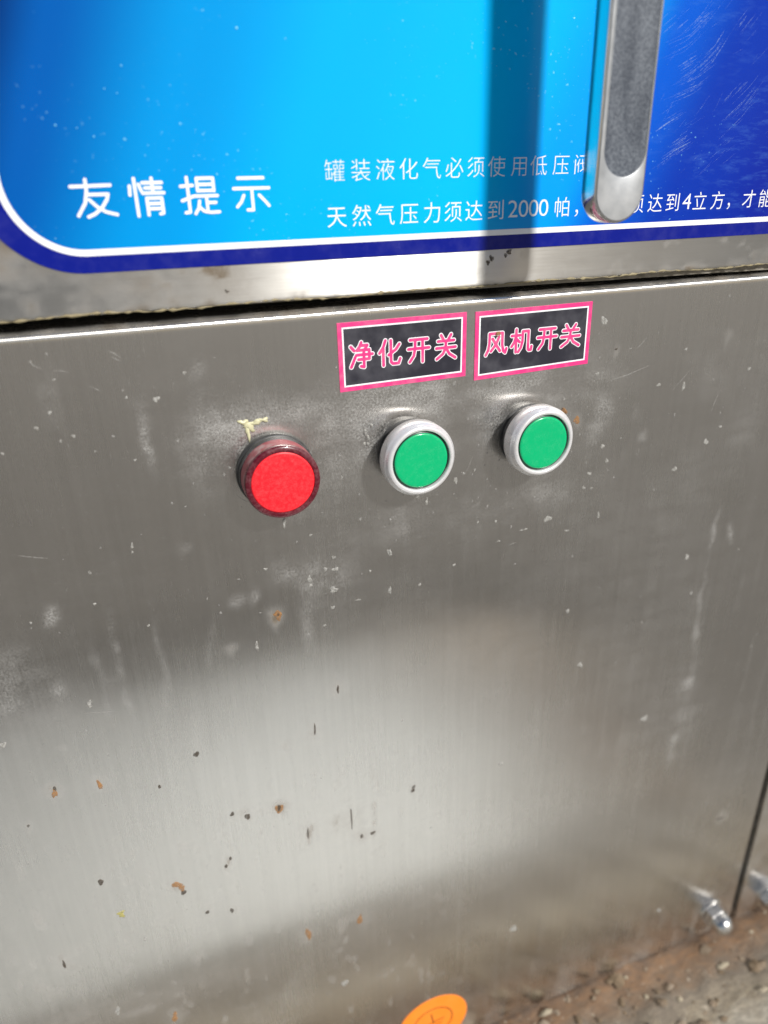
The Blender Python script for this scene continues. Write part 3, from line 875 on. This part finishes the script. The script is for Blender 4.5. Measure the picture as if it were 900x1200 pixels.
# small blisters and drops on the print
drops = [(-89.5, 140.6, .25, .3), (-84.3, 153.2, .22, .25), (-80.9, 152.1, .2, .2), (-78.5, 159.2, .3, .25), (-43.2, 169.8, .4, .4), (-28.2, 167.6, .25, .25), (-99.7, 143.6, .3, .3), (-93.9, 142.9, .2, .2)]
drops += [(random.gauss(28, 14), random.gauss(168, 10), .11, .12) for _ in range(22)] + [(random.uniform(66, 92), random.uniform(125, 182), .10, .12) for _ in range(22)]
drops += [(random.uniform(-100, 185), random.uniform(103, 182), .09, .09) for _ in range(18)]
M_BLISTER = worn("pale_blister", srgb(110, 200, 238)[:3], 0.25, 0, 0.15, 400, coat=0.5)
mb = MB()
for i, (x, z, rx, rz) in enumerate(drops):
    ring = lambda s, y: [(x + rx * s * math.cos(2 * math.pi * q / 8), y, z + rz * s * math.sin(2 * math.pi * q / 8)) for q in range(8)]
    mb.rings([ring(1, -0.29), ring(0.9, -0.42), ring(0.5, -0.5)], False, True)
o = mb.build("blisters", M_BLISTER, sign, True)
o["kind"] = "stuff"
# two splashes of dark dirt on the steel below the print
spots("dark_spot", [(54.5, 100.6, 1.3, .8), (53.0, 99.4, .8, .7), (45.5, 97.2, 1.0, .8), (47.0, 98.6, .9, 1.2), (-55, 93.2, .7, .6), (128, 88.7, 1.4, .5)], M_DARKSPOT, door, 0.12, 0.4)

# handle: a flat bar with a round lower end, a sunk grained insert, on a post above the picture
HX, HR, HZ = 71.3, 9.95, 121.1
HTOP = 262.0


def bar_outline(r, n=28):
    p = [(HX + r * math.cos(math.pi + math.pi * i / n), HZ + r * math.sin(math.pi + math.pi * i / n)) for i in range(n + 1)]
    p += [(HX + r * math.cos(math.pi * i / n), HTOP + r * math.sin(math.pi * i / n)) for i in range(n + 1)]
    return p


def groove_outline(r, n=28):
    cx, cz = HX + 0.5, 133.4
    p = [(cx + r * math.cos(math.pi + math.pi * i / n), cz + r * math.sin(math.pi + math.pi * i / n)) for i in range(n + 1)]
    p += [(cx + r * math.cos(math.pi * i / n), 250 + r * math.sin(math.pi * i / n)) for i in range(n + 1)]
    return p


lay = lambda o_, y: [(x, y, z) for x, z in o_]
mb = MB()
mb.rings([lay(bar_outline(HR - 1.0), -34.2), lay(bar_outline(HR - 0.25), -34.6), lay(bar_outline(HR), -35.3), lay(bar_outline(HR), -40.9), lay(bar_outline(HR - 0.28), -41.7),
          lay(bar_outline(HR - 1.0), -41.95)], True, True)
handle = mb.build("handle", M_ZINC, door, auto=50)
handle["label"] = "flat metal pull handle with round lower end and dark grey insert"
mb = MB()
mb.rings([lay(bar_outline(HR - 0.75), -41.85), lay(bar_outline(HR - 1.0), -42.3), lay(groove_outline(8.35), -42.4), lay(groove_outline(8.1), -42.3), lay(groove_outline(7.95), -41.97)])
mb.build("front_rim", M_SATIN, handle, auto=50)
mb = MB()
mb.add(lay(groove_outline(8.05), -42.02), [tuple(range(58))])
mb.build("grip_insert", M_GRIP, handle)
post = lathe(HX, 246, [(13, 0.35), (13, 4), (9, 6), (8, 34.4)], 40).build("handle_post", M_ZINC, handle, auto=40)

# ---------------------------------------------------------------- push buttons
def green_button(cx, cz, label):
    t = thing("push_button", label, "button", (cx, 0, cz), "round buttons on the steel panel")
    lathe(cx, cz, [(13.6, 0.0), (13.6, 1.2), (12.6, 1.5), (12.6, 2.2), (13.2, 2.5), (13.2, 4.8)] + [(12.9 if i % 2 else 13.4, 4.9 + i * 0.45) for i in range(7)] + [(12.6, 8.4)], 72).build("collar", M_COLLAR, t, auto=40)
    lathe(cx, cz, [(12.6, 6.6), (14.9, 6.8), (15.2, 7.3), (15.2, 12.0), (15.05, 12.5), (14.5, 12.9), (14.35, 13.5), (13.8, 14.25), (13.2, 14.5), (12.55, 14.4), (12.2, 14.1), (12.1, 12.2)], 96).build("bezel", M_BEZEL, t, auto=50)
    c = lathe(cx, cz, [(12.08, 12.3), (12.0, 13.0), (11.8, 13.4), (11.4, 13.6)], 96).build("cap", M_GREEN_DARK, t, auto=60)
    lathe(cx, cz, [(11.3, 13.45), (11.15, 13.85), (10.75, 14.02), (10.1, 14.06), (6, 13.98), (0.01, 13.92)], 96).build("cap_face", M_GREEN, c, True)
    return t


green_button(11.4, 25.8, "green push button under the left pink label, silver bezel")
green_button(66.9, 25.3, "green push button nearest the right edge, under the right pink label, silver bezel")

t = thing("push_button", "red round lamp button with dusty dark red rim, no silver bezel", "button", (-44.2, 0, 25.6), "round buttons on the steel panel")
lathe(-44.2, 25.6, [(15.2, 0.0), (15.2, 1.6), (14.8, 2.2), (14.2, 2.4), (14.2, 3.0), (14.7, 3.3), (14.7, 5.4), (14.2, 5.8)], 72).build("collar", M_COLLAR, t, auto=40)
c = lathe(-44.2, 25.6, [(14.3, 5.5), (14.35, 9.5), (14.3, 12.2)], 96).build("lens", M_RED_SIDE, t, auto=40)
lathe(-44.2, 25.6, [(14.3, 12.2), (14.3, 13.4), (14.05, 14.0), (13.6, 14.3), (12.6, 14.4), (12.1, 14.3), (11.9, 13.9)], 96).build("lens_rim", M_RED_RIM, c, auto=50)
lathe(-44.2, 25.6, [(11.95, 13.8), (11.75, 14.1), (11, 14.2), (0.01, 14.25)], 96).build("lens_face", M_RED, c, True)

# lumps of old glue by the buttons
def lump(name, mat, pts, parent):
    mb = MB()
    for i, (x, z, rx, rz, h) in enumerate(pts):
        v, f = blob((x, -h * 0.15, z), (rx, h, rz), 300 + i + int(abs(x) * 7), 2)
        mb.add(v, f)
    return mb.build(name, mat, parent, True)


spots("glue_smear", [(-52.2, 44.4, 2.0, 1.7), (-54.6, 46.4, 1.5, 1.1), (-50.0, 45.6, 2.6, 1.2), (-46.9, 46.4, 2.0, 0.9), (-53.2, 42.4, 0.9, 2.9)], M_GLUE, panel, 0.55, 0.55)
lump("glue_lump", M_FLECK, [(-6.2, 33.6, 0.9, 1.6, 1.2), (-7.0, 36.2, 0.8, 1.4, 1.0), (-6.0, 31.2, 0.7, 1.0, 0.9), (-4.4, 38.6, 0.9, 1.2, 0.8)], panel)
lump("glue_lump", M_RUST, [(84.6, 33.6, 1.5, 1.5, 1.0), (86.2, 32.5, 0.8, 1.0, 0.8)], panel)
lump("glue_lump", M_FLECK, [(-41.6, 9.2, 1.6, 0.5, 0.8), (-40.6, 8.0, 0.5, 1.4, 0.7)], panel)

# ---------------------------------------------------------------- pink and black labels
def frame_strip(mb, q, a, b, y):
    """ring between insets a and b of the four-cornered label q (tl, tr, br, bl)"""
    def inset(d):
        (x0, z0), (x1, z1), (x2, z2), (x3, z3) = q
        return [(x0 + d, z0 - d), (x1 - d, z1 - d), (x2 - d, z2 + d), (x3 + d, z3 + d)]
    o_, i_ = inset(a), inset(b)
    mb.add([(x, y, z) for x, z in o_] + [(x, y, z) for x, z in i_], [(k, (k + 1) % 4, 4 + (k + 1) % 4, 4 + k)[::-1] for k in range(4)])
    return i_


LABEL_CHARS = {
    '净': [[(4, 86), (18, 70)], [(3, 6), (22, 44)], [(50, 100), (44, 86), (30, 70)], [(44, 88), (76, 88), (64, 72)], [(36, 70), (84, 70), (84, 34)], [(27, 52), (98, 52)], [(36, 34), (84, 34)],
          [(60, 70), (60, 3), (46, 7)]],
    '化': [[(30, 98), (20, 72), (3, 50)], [(20, 68), (20, 0)], [(92, 80), (76, 60), (44, 40)], [(54, 97), (54, 12), (62, 4), (88, 4), (95, 22)]],
    '开': [[(10, 90), (90, 90)], [(2, 54), (98, 54)], [(34, 90), (33, 54), (27, 26), (8, 2)], [(68, 90), (68, 0)]],
    '关': [[(26, 98), (37, 80)], [(74, 98), (62, 80)], [(12, 74), (88, 74)], [(4, 46), (96, 46)], [(50, 74), (48, 46), (36, 22), (6, 2)], [(52, 42), (66, 20), (95, 2)]],
    '风': [[(18, 92), (18, 50), (13, 22), (2, 0)], [(18, 92), (78, 92), (78, 40), (84, 12), (93, 4), (98, 22)], [(62, 76), (50, 46), (26, 16)], [(32, 70), (48, 44), (68, 14)]],
    '机': [[(2, 74), (42, 74)], [(23, 100), (23, 0)], [(22, 70), (15, 46), (2, 26)], [(26, 58), (40, 44)], [(54, 90), (54, 46), (47, 18), (35, 0)], [(54, 90), (82, 90), (82, 10), (87, 4), (97, 4), (99, 20)]],
}


def label_sticker(q, chars, x_list, z_lo, z_hi, text):
    cx = sum(p[0] for p in q) / 4
    t = thing("label_sticker", text, "sticker", (cx, 0, q[3][1]), "pink bordered labels above the green buttons")
    mb = MB()
    frame_strip(mb, q, 0, 1.85, -0.22)
    mb.add([(x, -0.22, z) for x, z in q] + [(x, 0.0, z) for x, z in q], [(k, (k + 1) % 4, 4 + (k + 1) % 4, 4 + k) for k in range(4)])
    mb.build("border", M_PINK, t)
    mb = MB()
    frame_strip(mb, q, 1.75, 2.35, -0.26)
    mb.build("white_line", M_WHITE_PRINT, t)
    mb = MB()
    i_ = frame_strip(MB(), q, 0, 2.2, 0)
    mb.add([(x, -0.23, z) for x, z in i_], [(3, 2, 1, 0)])
    mb.build("dark_field", M_INK, t)
    for ch, (xl, xr) in zip(chars, x_list):
        a, b = MB(), MB()
        y = -0.27
        for st in LABEL_CHARS[ch]:
            q_ = [(xl + 0.7 + (xr - xl - 1.4) * c_[0] / 100, z_lo + 0.7 + (z_hi - z_lo - 1.4) * c_[1] / 100) for c_ in st]
            stroke(a, q_, 0.92, y)
            stroke(b, q_, 0.58, y - 0.09)
            y -= 0.006
        o = a.build("character", M_WHITE_PRINT, t)
        b.build("character_fill", M_PINK, o)
    return t


label_sticker([(-16.4, 79.3), (36.8, 79.3), (36.7, 54.0), (-16.4, 53.3)], '净化开关', [(-12.5, -2.0), (-1.0, 9.6), (11.0, 21.5), (22.7, 33.1)], 61.2, 72.2,
              "left black label with pink border reading 净化开关, above the middle button")
label_sticker([(40.6, 79.0), (94.9, 79.2), (95.0, 53.2), (40.6, 51.7)], '风机开关', [(44.7, 55.8), (56.4, 67.4), (68.6, 79.3), (79.7, 90.7)], 60.8, 71.3,
              "right black label with pink border reading 风机开关, above the rightmost button")
lump("glue_lump", M_RUST, [(50.8, 69.6, 1.3, 1.2, 0.5)], panel).location = (0, -0.0003, 0)

# ---------------------------------------------------------------- orange earth sticker
t = thing("earth_sticker", "orange sticker with a circled earth symbol low on the steel panel", "sticker", (22.6, 0, -385))
cx, cz = 22.8, -361.6
lathe(cx, cz, [(24.0, 0.0), (24.0, 0.2), (23.7, 0.24)], 72).build("paper", M_ORANGE, t)
mb = MB()
ring = lambda r: [(cx + r * math.cos(2 * math.pi * i / 64), -0.27, cz + r * math.sin(2 * math.pi * i / 64)) for i in range(64)]
mb.rings([ring(13.9), ring(13.1)])
mb.f = [q[::-1] for q in mb.f]
mb.build("printed_ring", M_BROWN_INK, t)
mb = MB()
y = -0.27
for pts in ([(21.6, -352.6), (23.2, -362.0)], [(15.8, -362.8), (30.6, -360.6)], [(18.2, -366.2), (29.0, -364.6)], [(20.4, -369.4), (27.4, -368.4)]):
    y = stroke(mb, pts, 0.42, y)
mb.build("earth_symbol", M_BROWN_INK, t)

# ---------------------------------------------------------------- cap nuts
def cap_nut(x, z, rot, label):
    t = thing("cap_nut", label, "nut", (x, 0, z), "domed nuts at the foot of the panels")
    lathe(x, z, [(10.2, 0.0), (10.2, 1.1), (9.8, 1.4), (4, 1.45)], 40).build("washer", M_NUT, t, auto=40)
    mb = MB()
    hexr = lambda r, y: [(x + r * math.cos(rot + math.pi / 3 * k), y, z + r * math.sin(rot + math.pi / 3 * k)) for k in range(6)]
    mb.rings([hexr(8.6, -1.45), hexr(9.2, -2.0), hexr(9.2, -7.6), hexr(8.2, -8.4)], True, True)
    mb.build("hexagon", M_NUT, t)
    prof = [(7.8, 8.1), (7.7, 10.4)] + [(7.7 * math.cos(a), 10.4 + 7.4 * math.sin(a)) for a in [math.pi / 2 * i / 10 for i in range(1, 10)]] + [(0.05, 17.8)]
    lathe(x, z, prof, 40).build("dome", M_NUT, t, auto=60)


M_NUT = worn("zinc_plated_nut", (0.72, 0.72, 0.715), 0.2, 0.95, 0.08, 300, 0.0, 0.12)
cap_nut(246.5, -367.5, 0.3, "domed nut on the large panel just left of the dark seam")
cap_nut(301.5, -374.0, 0.9, "domed nut right of the dark seam at the picture's edge")
